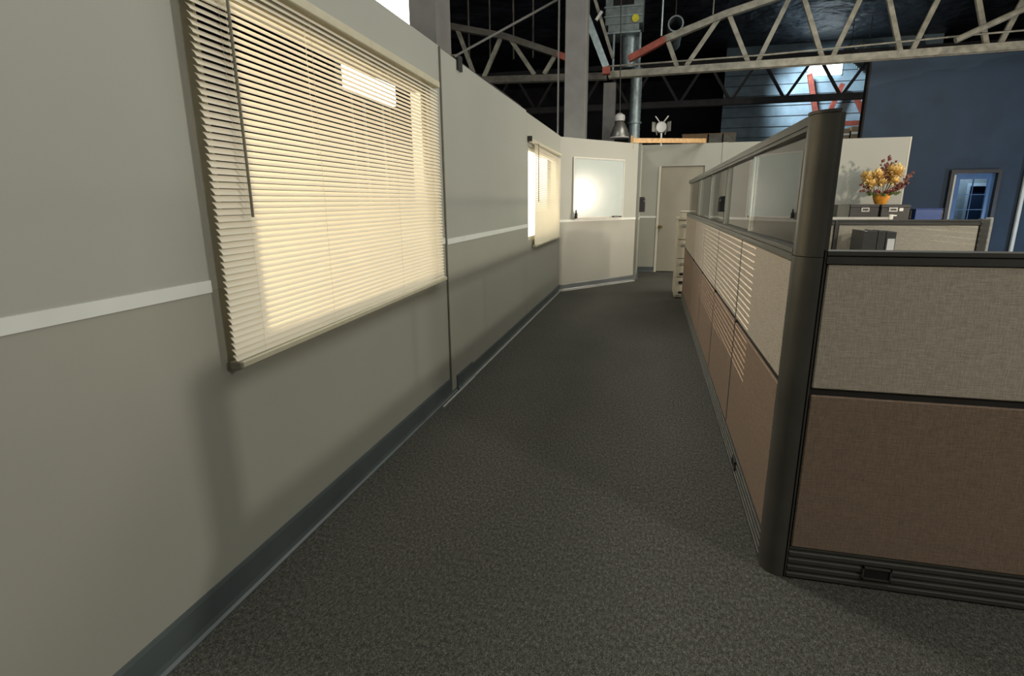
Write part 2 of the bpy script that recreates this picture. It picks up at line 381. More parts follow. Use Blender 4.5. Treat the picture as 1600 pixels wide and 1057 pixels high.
# baseboards: cove profile with a toe, extruded along Y or the angled wall
def cove(bm, L, h, M, toe=0.022):
    prof = [(0, 0), (0, h), (-0.006, h), (-0.009, h*0.9), (-0.009, 0.03), (-0.013, 0.014), (-toe, 0.006), (-toe, 0)]
    a = [bm.verts.new(M @ Vector((0, y, z))) for y, z in prof]; b = [bm.verts.new(M @ Vector((L, y, z))) for y, z in prof]
    k = len(prof)
    for i in range(k): bm.faces.new((a[i], a[(i+1) % k], b[(i+1) % k], b[i]))
    bm.faces.new(a); bm.faces.new(list(reversed(b)))
def YM(x, y): return Matrix.Translation((x, y, 0)) @ Matrix(((0, -1, 0), (1, 0, 0), (0, 0, 1))).to_4x4()
bm = nbm(); cove(bm, 8.16, 0.128, YM(WX1, -4.5)); o = struct('baseboard_left', bm, 'rubber_base', 'dark grey rubber cove base along the near wall', 'baseboard')
bm = nbm(); cove(bm, 0.37, 0.118, YM(WX2, 3.66), 0.028); cove(bm, 4.36, 0.102, YM(WX2, 4.03)); o2 = struct('baseboard_left_far', bm, 'rubber_base', 'dark rubber cove base of the middle and far wall sections', 'baseboard')
bm = nbm(); bx(bm, WX2+0.022, WX2+0.034, 3.30, 4.0, 0, 0.007); bx(bm, WX2+0.018, WX2+0.030, 4.0, 8.36, 0, 0.007); obj('toe_strip', bm, 'toe_strip', o2)
bm = nbm(); cove(bm, AL, 0.105, AM); o3 = struct('baseboard_angled', bm, 'rubber_base', 'grey rubber cove base under the whiteboard wall', 'baseboard')
bm = nbm(); bx(bm, 0.02, AL, -0.052, -0.023, 0, 0.009, M=AM); obj('toe_strip', bm, 'toe_strip', o3)
bm = nbm(); cove(bm, 1.25, 0.10, YM(NX, 9.9)); cove(bm, DX0-0.05-NX, 0.10, Matrix.Translation((NX, BY, 0))); struct('baseboard_alcove', bm, 'rubber_base', 'dark rubber cove base in the alcove', 'baseboard')
bm = nbm(); cove(bm, 3.2, 0.10, Matrix.Translation((DX1+0.06, BY, 0))); struct('baseboard_back', bm, 'rubber_base', 'dark rubber base of the end wall', 'baseboard')

# hall shell
bm = nbm(); bx(bm, -14, 16, -9, 26, 6.3, 6.4); struct('ceiling', bm, 'roof_sheet', 'dark wrinkled plastic sheet under the hall roof', 'ceiling')
for nm, a in (('wall_hall_left', (-14.1, -14, -9, 26, -0.1, 6.4)), ('wall_hall_right', (16, 16.1, -9, 26, -0.1, 6.4)), ('wall_hall_rear', (-14, 16, -9.1, -9, -0.1, 6.4)), ('wall_hall_far', (-14, 16, 26, 26.1, -0.1, 6.4))):
    bm = nbm(); bx(bm, *a); struct(nm, bm, 'hall_wall', 'dark ' + nm.split('_')[-1] + ' wall of the hall', 'wall')
# blue wall with opening for the glazed door
VY = 12.9; QX0, QX1, QZ = 5.68, 6.40, 1.83
bm = nbm()
bx(bm, 4.0, QX0-0.06, VY, VY+0.15, 0, 3.96); bx(bm, QX1+0.06, 12.0, VY, VY+0.15, 0, 3.96); bx(bm, QX0-0.06, QX1+0.06, VY, VY+0.15, QZ+0.06, 3.96)
o = struct('wall_blue', bm, 'blue_paint', 'dark blue painted partition wall of the hall', 'wall')
box('corner_strip', 'dark_gap', o, 3.965, 4.0, VY-0.01, VY+0.15, 0, 3.96)
d = thing('door_2', 'blue glazed door in a dark frame in the blue wall', 'door', (6.04, VY, 0)); d['kind'] = 'structure'
bm = nbm(); bx(bm, QX0-0.06, QX0, VY-0.09, VY+0.12, 0, QZ+0.06); bx(bm, QX1, QX1+0.06, VY-0.09, VY+0.12, 0, QZ+0.06); bx(bm, QX0, QX1, VY-0.09, VY+0.12, QZ, QZ+0.06)
obj('door_frame', bm, 'dark_frame', d)
box('lit_reveal', 'jamb_paint', d, QX0+0.001, QX0+0.045, VY-0.06, VY+0.02, 0.01, QZ-0.03)  # pale colour stands in for the lit reveal of the dark frame
bm = nbm(); s = 0.10; a0, a1 = QX0+0.047, QX1-0.004
bx(bm, a0, a0+s, VY, VY+0.04, 0.01, QZ-0.005); bx(bm, a1-s, a1, VY, VY+0.04, 0.01, QZ-0.005)
bx(bm, a0+s, a1-s, VY, VY+0.04, QZ-0.115, QZ-0.005); bx(bm, a0+s, a1-s, VY, VY+0.04, 0.01, 0.28)
lf = obj('door_leaf', bm, 'blue_gloss', d)
g0, g1, gz0, gz1 = a0+s, a1-s, 0.28, QZ-0.115
for k in range(5):
    for j in range(2):
        xa = g0 + (g1-g0)*j/2 + 0.006; xb = g0 + (g1-g0)*(j+1)/2 - 0.006; za = gz0 + (gz1-gz0)*k/5 + 0.006; zb = gz0 + (gz1-gz0)*(k+1)/5 - 0.006
        box('pane', 'door_glass', lf, xa, xb, VY+0.016, VY+0.022, za, zb)
for k in range(1, 5): zz = gz0 + (gz1-gz0)*k/5; box('muntin', 'blue_gloss', lf, g0, g1, VY+0.005, VY+0.035, zz-0.006, zz+0.006)
box('muntin', 'blue_gloss', lf, (g0+g1)/2-0.006, (g0+g1)/2+0.006, VY+0.004, VY+0.036, gz0, gz1)
# pale door frame of the room behind, seen through the panes
t = thing('inner_door_frame', 'pale painted frame seen through the panes of the blue door', 'frame', (6.2, VY+0.9, 0))
bm = nbm(); bx(bm, 6.36, 6.42, VY+0.85, VY+0.95, 0, 1.66); bx(bm, 6.42, 7.3, VY+0.85, VY+0.95, 1.60, 1.66); obj('casing', bm, 'white_paint', t)
bm = nbm(); bx(bm, 5.4, 6.36, VY+0.9, VY+0.98, 0, 2.2); bx(bm, 6.36, 7.4, VY+0.9, VY+0.98, 1.66, 2.2); obj('surround', bm, 'wall_upper', t)
box('inner_back_panel', 'blue_paint', t, 6.42, 7.3, VY+0.97, VY+1.01, 0, 1.60)  # blue panel added so the dark opening behind the panes reads blue
lamp('back_room_fill', 'POINT', (6.2, VY+0.45, 2.1), (6.2, VY, 0), 26, (0.8, 0.9, 1.0), 0.08)  # unseen source added to light the pale frame behind the panes
tag(box('standpipe', 'white_paint', None, 6.83, 6.89, VY-0.10, VY-0.04, 0, 2.6, bev=0.01), 'thin white vertical post against the blue wall', 'post')

# ================================================================== BLINDS
def slat_mesh(y0, y1, zl, zr, dip=R(49.5), width=0.025, crown=0.0013, xc=-1.303, bm=None):
    own = bm is None; bm = bm or nbm(); prev = None; nseg = 4
    for i in range(nseg+1):
        t = i/nseg - 0.5
        a = t*width; c = crown*(1-4*t*t)
        dx = a*math.cos(dip) + c*math.sin(dip); dz = -a*math.sin(dip) + c*math.cos(dip)
        cur = (bm.verts.new((xc+dx, y0, zl+dz)), bm.verts.new((xc+dx, y1, zr+dz)))
        if prev: bm.faces.new((prev[0], prev[1], cur[1], cur[0]))
        prev = cur
    return bm
def smooth_obj(name, bm, m, parent):
    o = obj(name, bm, m, parent)
    for p in o.data.polygons: p.use_smooth = True
    return o
t = thing('window_blind', 'large cream venetian blind glowing on the near wall', 'blind', (-1.31, 2.42, 0.83))
Y0, Y1 = 1.462, 3.385; NS = 59
for i in range(NS):
    k = (i+0.5)/NS
    smooth_obj('slat', slat_mesh(Y0, Y1, 0.856+(2.062-0.856)*k + random.uniform(-0.0002, 0.0002), 0.886+(2.026-0.886)*k + random.uniform(-0.0002, 0.0002)), 'slat_cream', t)
bm = nbm(); bx(bm, WX1+0.004, -1.283, Y0-0.004, Y1+0.004, 2.042, 2.078, bev=0.003)
for v in bm.verts: v.co.z += (0.026 if v.co.y < 2.4 else -0.008)
obj('headrail', bm, 'headrail', t)
bm = nbm(); bx(bm, -1.325, -1.281, Y0+0.004, Y1+0.006, 0.848, 0.870, bev=0.003)
for v in bm.verts: v.co.z += (-0.016 if v.co.y < 2.4 else 0.016)
br = obj('bottom_rail', bm, 'slat_cream' if False else 'headrail', t)
box('end_cap', 'wand_plastic', br, -1.326, -1.280, Y0-0.002, Y0+0.012, 0.829, 0.856, bev=0.003)
for yy in (1.60, 2.05, 2.75, 3.25):
    k = (yy-Y0)/(Y1-Y0); zb = 0.846+0.03*k
    for dx in (-1.291, -1.315):
        bm = nbm(); tube(bm, [(dx, yy, zb), (dx, yy, 2.05)], 0.0006, 5); obj('ladder_cord', bm, 'cord', t)
    bm = nbm(); tube(bm, [(-1.297, yy, zb-0.006), (-1.285, yy, zb-0.014)], 0.006, 8); obj('cord_button', bm, 'wand_plastic', br)
bm = nbm(); tube(bm, [(-1.272, 1.590, 2.06), (-1.270, 1.587, 1.318)], 0.0048, 6); obj('tilt_wand', bm, 'wand_plastic', t, True)
bm = nbm(); tube(bm, [(-1.272, 1.590, 2.075), (-1.272, 1.590, 2.055)], 0.006, 6); obj('wand_hook', bm, 'chrome', t)

t = thing('window_blind', 'small bright cream venetian blind beside the whiteboard corner', 'blind', (-1.30, 7.3, 0.86))
Z0, Z1, A0, A1 = 0.875, 1.985, 6.36, 8.21
bm = nbm()
for i in range(52):
    z = Z0 + (Z1-Z0)*(i+0.5)/52; slat_mesh(A0, A1, z, z-0.03, dip=R(58), xc=-1.305, bm=bm)
sl = smooth_obj('slats', bm, 'slat_cream', t); sl['kind'] = 'stuff'
box('headrail', 'headrail', t, WX2+0.004, -1.283, 6.14, A1, 1.99, 2.022, bev=0.003)
box('bottom_rail', 'headrail', t, -1.325, -1.285, A0, A1, 0.845, 0.868, bev=0.003)
bm = nbm(); tube(bm, [(-1.276, 6.45, 2.0), (-1.274, 6.45, 1.36)], 0.005, 6); obj('tilt_wand', bm, 'wand_plastic', t)
box('bracket', 'dark_frame', t, WX2+0.001, -1.285, 6.12, 6.139, 2.0, 2.05)

# ================================================================== CUBICLE PARTITIONS
PX = 0.475          # corridor face
def ridged(bm, L, h, M, depth=0.012):
    """raceway cover: four ribs along its length"""
    prof = [(0.0, 0.0)]; k = 4
    for i in range(k):
        z = h*i/k; s = h/k
        prof += [(-depth, z+s*0.08), (-depth, z+s*0.55), (-depth*0.45, z+s*0.68), (-depth*0.45, z+s*0.98)]
    prof += [(0.0, h)]
    a = [bm.verts.new(M @ Vector((0, y, z))) for y, z in prof]; b = [bm.verts.new(M @ Vector((L, y, z))) for y, z in prof]; q = len(prof)
    for i in range(q): bm.faces.new((a[i], a[(i+1) % q], b[(i+1) % q], b[i]))
    bm.faces.new(a); bm.faces.new(list(reversed(b)))
def panel(label, M, L, group, h=1.20, glass=True, cloth=('beige_cloth', 'taupe_cloth'), outlet=None, loc=(0, 0, 0), mid=0.727, skew=0.0):
    """bay: local x along, -y = visible face at y=0, thickness 0.06"""
    t = thing('cubicle_panel', label, 'partition', loc, group)
    def B(name, m, parent, *a, bev=0.0):
        bm = nbm(); bx(bm, *a, bev=bev, M=M); return obj(name, bm, m, parent)
    g = 0.017 if glass else 0.0055
    if glass:
        for a in (0.0006, L-g+0.0008): B('seam_strip', 'graphite', t, a, a+g-0.0014, 0.001, 0.0118, 0.130, h-0.042)
    B('core_frame', 'dark_frame', t, 0.0006, L-0.0006, 0.012, 0.050, 0.02, h-0.04)
    B('upper_tile', cloth[0], t, g, L-g, 0.0, 0.012, mid+0.012, h-0.042, bev=0.004)
    B('lower_tile', cloth[1], t, g, L-g, 0.0, 0.012, 0.130, mid-0.012, bev=0.004)
    B('upper_tile', cloth[0], t, g, L-g, 0.050, 0.062, mid+0.012, h-0.042, bev=0.004)
    B('lower_tile', cloth[1], t, g, L-g, 0.050, 0.062, 0.130, mid-0.012, bev=0.004)
    bm = nbm(); bx(bm, 0.001, L-0.001, -0.004, 0.066, h-0.040, h-0.018, M=M); bx(bm, 0.001, L-0.001, 0.002, 0.060, h-0.018, h-0.013, M=M); bx(bm, 0.001, L-0.001, -0.004, 0.066, h-0.013, h, M=M)
    obj('top_rail' if not glass else 'transom', bm, 'graphite', t)
    bm = nbm(); ridged(bm, L-0.002, 0.118, M @ Matrix.Translation((0.001, 0.008, 0.006))); rw = obj('raceway_cover', bm, 'graphite', t)
    B('base_trim', 'graphite', t, 0.001, L-0.001, -0.003, 0.012, 0.1245, 0.1295)
    if outlet:
        f = nbm(); x0, x1, z0, z1 = outlet
        for a in ((x0, x1, z1-0.005, z1), (x0, x1, z0, z0+0.005), (x0, x0+0.005, z0, z1), (x1-0.005, x1, z0, z1)): bx(f, a[0], a[1], -0.0095, 0.0, a[2], a[3], M=M)
        fr = obj('outlet_frame', f, 'graphite', rw)
        bm = nbm(); bx(bm, x0+0.005, x1-0.005, -0.0055, 0.0, z0+0.005, z1-0.005, M=M); obj('outlet_opening', bm, 'dark_gap', rw)
    if glass:
        bm = nbm(); bx(bm, 0.0065, L-0.0065, 0.026, 0.032, h-0.001, 1.578)
        for v in bm.verts: v.co.y += skew*(v.co.x/L-0.5)      # pane seated slightly askew
        bmesh.ops.transform(bm, matrix=M, verts=bm.verts); obj('glass_pane', bm, 'pane_glass', t)
        bm = nbm(); bx(bm, 0.001, L-0.001, 0.004, 0.054, 1.576, 1.590, M=M); bx(bm, 0.001, L-0.001, -0.002, 0.060, 1.590, 1.618, M=M); obj('head_rail', bm, 'graphite', t)
        B('mullion', 'aluminium', t, 0.001, 0.005, 0.023, 0.035, h, 1.577)
        B('mullion', 'graphite', t, L-0.006, L-0.001, 0.020, 0.038, h, 1.577)
    return t
seams = [2.042, 3.135, 4.17, 5.25, 6.35, 7.98]
SIDE = ['next to the rounded corner post', 'second along from the corner post', 'third along from the corner post', 'fourth along from the corner post', 'ending at the beige file cabinet']
for i in range(5):
    # local x runs along +Y reversed so that local -y faces the corridor (-X)
    M = Matrix.Translation((PX, seams[i+1], 0)) @ Matrix(((0, 1, 0), (-1, 0, 0), (0, 0, 1))).to_4x4()
    L = seams[i+1]-seams[i]
    panel('glass topped cubicle panel along the corridor, ' + SIDE[i], M, L, 'glass topped panels along the corridor', outlet=(0.36, 0.45, 0.045, 0.092) if i == 0 else None, skew=0.016 if i == 0 else 0.0, loc=(PX+0.03, (seams[i]+seams[i+1])/2, 0))
FY = 1.948
panel('low cubicle panel with taupe and beige cloth facing the corridor mouth', Matrix.Translation((0.552, FY, 0)), 1.22, 'low panels at the front', glass=False, outlet=(0.243, 0.335, 0.043, 0.090), loc=(1.16, FY+0.03, 0))
panel('low cubicle panel joined to the taupe and beige front panel', Matrix.Translation((1.774, FY, 0)), 1.22, 'low panels at the front', glass=False, loc=(2.38, FY+0.03, 0))
# corner post: quarter round outer face
t = thing('corner_post', 'tall rounded graphite corner post joining the cubicle panels', 'post', (0.505, 1.985, 0))
def quarter(r, cx, cy, ext):
    pts = [(cx + r*math.cos(a), cy + r*math.sin(a)) for a in [R(180 + 90*i/10) for i in range(11)]]
    return pts
def post_poly(off=0.0):
    cx, cy, r = 0.541, 2.018, 0.071+off
    return quarter(r, cx, cy, 0) + [(0.5415, cy-r), (0.5415, 2.035), (0.541-r, 2.035)]
bm = nbm(); prism(bm, post_poly(), 0.0, 1.178); obj('lower_cover', bm, 'graphite_post', t, True)
bm = nbm(); prism(bm, post_poly(-0.0012), 1.180, 1.616); obj('upper_cover', bm, 'graphite_post', t, True)
bm = nbm(); prism(bm, post_poly(0.001), 1.617, 1.626); obj('post_cap', bm, 'graphite', t, True)
box('joint_slit', 'dark_gap', t, 0.542, 0.5462, 1.953, 2.03, 0.004, 1.19)
box('side_channel', 'graphite', t, 0.5464, 0.5515, 1.9475, 2.0, 0.002, 1.198)
box('glass_channel', 'graphite', t, 0.542, 0.556, 1.956, 2.03, 1.201, 1.616)

# cubicle divider further back
M = Matrix.Translation((0.56, 5.0, 0)); panel('beige cloth divider panel bay meeting the glass topped corridor panels', M, 0.885, 'divider panels behind the front desk', glass=False, cloth=('far_cloth', 'far_cloth'), loc=(1.0, 5.03, 0), h=1.20, mid=0.6)
M = Matrix.Translation((1.47, 5.0, 0)); panel('beige cloth divider panel bay behind the black binders', M, 0.975, 'divider panels behind the front desk', glass=False, cloth=('far_cloth', 'far_cloth'), loc=(1.95, 5.03, 0), h=1.20, mid=0.6)
t = thing('divider_joint', 'dark joint post between the two beige divider bays', 'post', (1.457, 5.03, 0)); box('joint_post', 'graphite', t, 1.447, 1.468, 4.992, 5.06, 0, 1.198)
t = thing('end_post', 'dark end post closing the beige divider panel', 'post', (2.48, 5.03, 0))
box('post_body', 'graphite', t, 2.446, 2.500, 4.99, 5.066, 0, 1.205, bev=0.006); box('edge_strip', 'cabinet_grey', t, 2.501, 2.522, 4.992, 5.064, 0, 1.215, bev=0.004)
# desk and binders
t = thing('desk', 'grey laminate desk against the beige divider panel', 'desk', (1.6, 4.6, 0))
box('worktop', 'laminate', t, 0.62, 2.42, 4.22, 4.975, 0.72, 0.755, bev=0.005)
for xx in (0.64, 2.37): box('end_panel', 'cabinet_grey', t, xx, xx+0.03, 4.26, 4.95, 0, 0.72)
t = thing('desk_lamp', 'small desk lamp with a cream shade behind the first glass pane', 'lamp', (0.80, 4.62, 0.755))
bm = nbm(); lathe(bm, [(0.065, 0.0005), (0.065, 0.012), (0.015, 0.02)], (0.80, 4.62, 0.755), 16); obj('base', bm, 'graphite', t, True)
bm = nbm(); tube(bm, [(0.80, 4.62, 0.77), (0.80, 4.62, 1.06)], 0.008, 8); obj('stem', bm, 'graphite', t, True)
bm = nbm(); lathe(bm, [(0.075, 1.04), (0.05, 1.16), (0.047, 1.16), (0.072, 1.043)], (0.80, 4.62, 0), 20); obj('shade', bm, 'paper', t, True)
t = thing('desk_shelf', 'low shelf riser on the desk carrying the binders', 'shelf', (1.75, 4.8, 0.755))
box('board', 'laminate', t, 1.4, 2.1, 4.62, 4.95, 0.80, 0.82)
for xx in (1.41, 2.07): box('foot', 'laminate', t, xx, xx+0.02, 4.64, 4.94, 0.7555, 0.80)
for i, (x0, x1, zt, lab) in enumerate(((1.566, 1.660, 1.128, 'thick black ring binder at the shadow end of the row'), (1.663, 1.715, 1.126, 'slim black ring binder between its two neighbours'), (1.719, 1.785, 1.120, 'black ring binder with a white spine label'))):
    t = thing('ring_binder', lab, 'binder', ((x0+x1)/2, 4.8, 0.82), 'binders on the desk shelf')
    box('spine', 'binder_black', t, x0+0.002, x1-0.002, 4.715, 4.722, 0.8205, zt-0.004)
    for xa in (x0, x1-0.005): box('cover', 'binder_black', t, xa, xa+0.005, 4.716, 4.975, 0.8205, zt, bev=0.001)
    box('sheets', 'paper', t, x0+0.008, x1-0.008, 4.73, 4.95, 0.825, zt-0.012)
    if i == 2: box('spine_label', 'paper', t, x0+0.012, x1-0.006, 4.7135, 4.715, 0.90, zt-0.05)

# ================================================================== WHITEBOARD
t = thing('whiteboard', 'glossy whiteboard in a pale frame on the angled wall', 'whiteboard', AM @ Vector((0.86, 0, 1.1)))
w0, w1_, zb, zt = 0.275, 1.452, 1.105, 2.012
def AB(name, m, parent, *a, bev=0.0):
    bm = nbm(); bx(bm, *a, bev=bev, M=AM); return obj(name, bm, m, parent)
AB('writing_surface', 'whiteboard', t, w0+0.02, w1_-0.02, -0.014, -0.001, zb+0.02, zt-0.02)
for a in ((w0, w1_, zt-0.022, zt), (w0, w1_, zb, zb+0.022)): AB('frame_rail', 'aluminium', t, a[0], a[1], -0.020, -0.001, a[2], a[3], bev=0.003)
for a in ((w0, w0+0.022), (w1_-0.022, w1_)): AB('frame_stile', 'aluminium', t, a[0], a[1], -0.020, -0.001, zb+0.0225, zt-0.0225, bev=0.003)
AB('tray', 'aluminium', t, w0+0.0, w1_-0.05, -0.075, -0.021, zb-0.012, zb-0.002)
tp = thing('spray_bottle', 'dark cleaner bottle at the end of the whiteboard tray', 'bottle', AM @ Vector((0.31, -0.05, zb)))
bm = nbm(); c = AM @ Vector((0.315, -0.050, 0)); lathe(bm, [(0.022, zb-0.0015), (0.024, zb+0.01), (0.024, zb+0.07), (0.012, zb+0.09), (0.010, zb+0.10)], c, 14); obj('bottle_body', bm, 'black_plastic', tp, True)
bm = nbm(); lathe(bm, [(0.012, zb+0.10), (0.012, zb+0.118), (0.005, zb+0.128)], c, 10); obj('cap', bm, 'black_plastic', tp, True)
tag(AB('eraser', 'black_plastic', None, 1.17, 1.27, -0.068, -0.030, zb-0.0015, zb+0.022, bev=0.005), 'black felt eraser on the whiteboard tray', 'eraser')
bm = nbm(); q0 = AM @ Vector((1.30, -0.05, zb+0.0085)); q1 = AM @ Vector((1.375, -0.052, zb+0.0085)); tube(bm, [q0, q1], 0.009, 8); tag(obj('marker', bm, 'black_plastic', None, True), 'dark marker lying beside the eraser', 'marker')
# dispenser on the alcove wall
t = thing('wall_dispenser', 'black box shaped dispenser on the alcove wall by the door', 'dispenser', (NX+0.06, 10.2, 1.18))
bm = nbm(); prism(bm, [(NX+0.001, 10.08), (NX+0.085, 10.09), (NX+0.10, 10.2), (NX+0.085, 10.31), (NX+0.001, 10.32)], 1.17, 1.40); obj('housing', bm, 'black_plastic', t)
bm = nbm(); prism(bm, [(NX+0.001, 10.08), (NX+0.075, 10.09), (NX+0.085, 10.2), (NX+0.075, 10.31), (NX+0.001, 10.32)], 1.4005, 1.425); obj('lid', bm, 'black_plastic', t)
box('lock_button', 'chrome', t, NX+0.07, NX+0.10, 10.075, 10.088, 1.34, 1.375)

# ================================================================== FILE CABINET at the end of the partition
t = thing('file_cabinet', 'beige drawer cabinet standing past the last corridor panel', 'cabinet', (0.6, 8.4, 0))
box('body', 'cabinet_beige', t, 0.375, 0.86, 8.07, 8.72, 0.02, 1.10, bev=0.004)
box('plinth', 'graphite', t, 0.40, 0.84, 8.10, 8.7, 0, 0.02)
for k in range(4):
    z = 0.05+k*0.262
    dr = box('drawer_front', 'cabinet_beige', t, 0.383, 0.852, 8.048, 8.069, z, z+0.25, bev=0.004)
    box('handle', 'dark_gap' if k < 1 else 'cabinet_grey', dr, 0.425, 0.80, 8.030, 8.047, z+0.175, z+0.205)
    if k < 2: box('label_frame', 'dark_gap', dr, 0.43, 0.50, 8.036, 8.047, z+0.03, z+0.06)
box('top_slab', 'cabinet_beige', t, 0.362, 0.87, 8.045, 8.73, 1.1005, 1.125, bev=0.003)
t = thing('paper_tray', 'small cream box on top of the beige drawer cabinet', 'box', (0.49, 8.2, 1.126))
box('tray_body', 'cabinet_beige', t, 0.405, 0.60, 8.08, 8.36, 1.1255, 1.205, bev=0.004); box('tray_lid', 'jamb_paint', t, 0.395, 0.61, 8.07, 8.37, 1.2055, 1.218, bev=0.003)

# ================================================================== CABINETS, BOXES AND FLOWERS at the end wall
t = thing('side_cabinet', 'grey low cabinet against the end wall under the black boxes', 'cabinet', (3.6, 10.5, 0))
box('body', 'cabinet_grey', t, 2.62, 4.62, 10.22, 11.02, 0.0, 0.985)
box('worktop', 'cabinet_grey', t, 2.60, 4.64, 10.20, 11.04, 0.986, 1.01, bev=0.004)
for k in range(4):
    dr = box('cabinet_door', 'cabinet_grey', t, 2.63+k*0.5, 3.115+k*0.5, 10.20, 10.219, 0.06, 0.97, bev=0.003); box('handle', 'chrome', dr, 3.05+k*0.5, 3.065+k*0.5, 10.175, 10.199, 0.7, 0.84)
t = thing('desk_ledge', 'pale raised ledge standing before the left black box', 'ledge', (3.3, 10.25, 1.01))
box('ledge_board', 'cabinet_grey', t, 2.66, 3.72, 10.215, 10.25, 1.0105, 1.075, bev=0.004); box('ledge_edge', 'jamb_paint', t, 2.66, 3.72, 10.203, 10.214, 1.012, 1.034); box('ledge_end', 'aluminium', t, 3.722, 3.775, 10.205, 10.26, 1.0105, 1.115, bev=0.004)
def storage_box(label, x0, x1, y0, y1, z0, z1, side, marks):
    t = thing('storage_box', label, 'box', ((x0+x1)/2, (y0+y1)/2, z0), 'black storage boxes under the flowers')
    box('body', 'box_black', t, x0, x1, y0, y1, z0+0.0005, z1-0.045, bev=0.004)
    box('lid', 'box_black', t, x0-0.006, x1+0.006, y0-0.006, y1+0.006, z1-0.0445, z1, bev=0.004)
    if side: box('side_sleeve', side, t, x0-0.19, x0-0.007, y0+0.01, y1, z0+0.0005, z1-0.002, bev=0.003)
    for (a, b, c, d2, m) in marks:
        if m == 'ring':
            bm = nbm(); w = 0.02
            for q in ((a, b, c, c+w), (a, b, d2-w, d2), (a, a+w, c+w, d2-w), (b-w, b, c+w, d2-w)): bx(bm, q[0], q[1], y0-0.012, y0-0.0005, q[2], q[3])
            obj('label_holder', bm, 'chrome', t)
        else: box('label_card', m, t, a, b, y0-0.010, y0-0.0005, c, d2)
    return t
storage_box('black storage box with grey side beside the pale ledge', 3.21, 3.632, 10.42, 10.95, 1.01, 1.272, 'box_green_grey', [(3.37, 3.49, 1.155, 1.222, 'ring')])
storage_box('black storage box with two pale labels under the flower pot', 3.655, 4.06, 10.38, 10.92, 1.01, 1.268, None, [(3.76, 3.885, 1.155, 1.222, 'ring'), (3.91, 3.965, 1.165, 1.215, 'paper'), (3.79, 3.885, 1.085, 1.105, 'paper')])
t = thing('plastic_bin', 'blue open bin with dark ends beside the black boxes', 'bin', (4.36, 10.5, 1.01))
bm = nbm(); prism(bm, [(4.18, 10.45), (4.55, 10.45), (4.55, 10.8), (4.18, 10.8)], 1.0105, 1.19); obj('tub', bm, 'bin_blue', t)
box('rim', 'bin_blue', t, 4.165, 4.565, 10.435, 10.815, 1.1905, 1.205, bev=0.004)
for xx in (4.13, 4.567): box('end_handle', 'black_plastic', t, xx, xx+0.034, 10.52, 10.72, 1.03, 1.18, bev=0.006)

t = thing('flower_arrangement', 'yellow and maroon flowers in an orange pot on the black boxes', 'flowers', (3.70, 10.6, 1.27))
C = Vector((3.70, 10.60, 1.27))
bm = nbm(); lathe(bm, [(0.075, 0.003), (0.10, 0.05), (0.122, 0.11), (0.13, 0.16), (0.137, 0.175), (0.12, 0.175), (0.11, 0.15)], C, 24); obj('pot', bm, 'pot_orange', t, True)
bm = nbm(); lathe(bm, [(0.107, 0.135), (0.106, 0.148), (0.02, 0.155)], C, 16); obj('soil', bm, 'leaf_green', t)
def blob_flower(center, rad, npet, m, parent, name):
    """head made of many small curled petals around a core"""
    bm = nbm()
    for i in range(npet):
        ph = math.acos(1-2*(i+0.5)/npet); th = i*2.39996
        d = Vector((math.sin(ph)*math.cos(th), math.sin(ph)*math.sin(th), math.cos(ph)))
        s = d.cross(Vector((0.3, 0.2, 1))).normalized(); u = s.cross(d)
        L = rad*random.uniform(0.5, 1.2); w = rad*0.19
        p0 = center + d*rad*0.1; p1 = center + d*L*0.65; p2 = center + d*L + u*rad*0.18
        vs = [bm.verts.new(p) for p in (p0, p1+s*w, p2, p1-s*w, p1+u*w*0.3)]
        bm.faces.new((vs[0], vs[1], vs[4])); bm.faces.new((vs[1], vs[2], vs[4])); bm.faces.new((vs[2], vs[3], vs[4])); bm.faces.new((vs[3], vs[0], vs[4]))
    return obj(name, bm, m, parent)
def leaf_spray(base, tip, m, parent, name, n=5, size=0.05):
    bm = nbm(); base, tip = Vector(base), Vector(tip); ax = (tip-base)
    for i in range(n):
        k = 0.45+0.55*i/(n-1); p = base + ax*k
        d = (ax.normalized() + Vector((random.uniform(-1, 1), random.uniform(-1, 1), random.uniform(-.6, .8)))*0.9).normalized()
        s = d.cross(Vector((random.uniform(-.4, .4), -1, 0.4))).normalized(); L = size*random.uniform(0.8, 1.4)
        u = s.cross(d)*L*0.15
        vs = [bm.verts.new(q) for q in (p, p+d*L*0.5+s*L*0.42, p+d*L, p+d*L*0.5-s*L*0.42, p+d*L*0.5+u)]
        for a, b, c in ((0, 1, 4), (1, 2, 4), (2, 3, 4), (3, 0, 4)): bm.faces.new((vs[a], vs[b], vs[c]))
    return obj(name, bm, m, parent)
heads = [(-0.24, -.02, .42, .105), (-0.15, .06, .36, .105), (-0.13, -.06, .47, .10), (-0.05, -.04, .35, .085), (-.20, -.05, .33, .09), (0.10, .02, .42, .10), (0.17, -.03, .50, .10), (0.09, -.05, .54, .09), (0.20, .05, .56, .085), (0.14, -.06, .37, .08), (-.28, 0, .48, .06), (.03, .06, .44, .07)]
for x, y, z, r in heads:
    p = C + Vector((x, y, z)); h = blob_flower(p, r*1.25, 64, 'petal_yellow', t, 'flower_head')
    bm = nbm(); tube(bm, [C+Vector((x*0.2, y*0.3, 0.14)), C+Vector((x*0.6, y*0.6, z*0.6)), p], 0.005, 5); obj('stem', bm, 'stem', t)
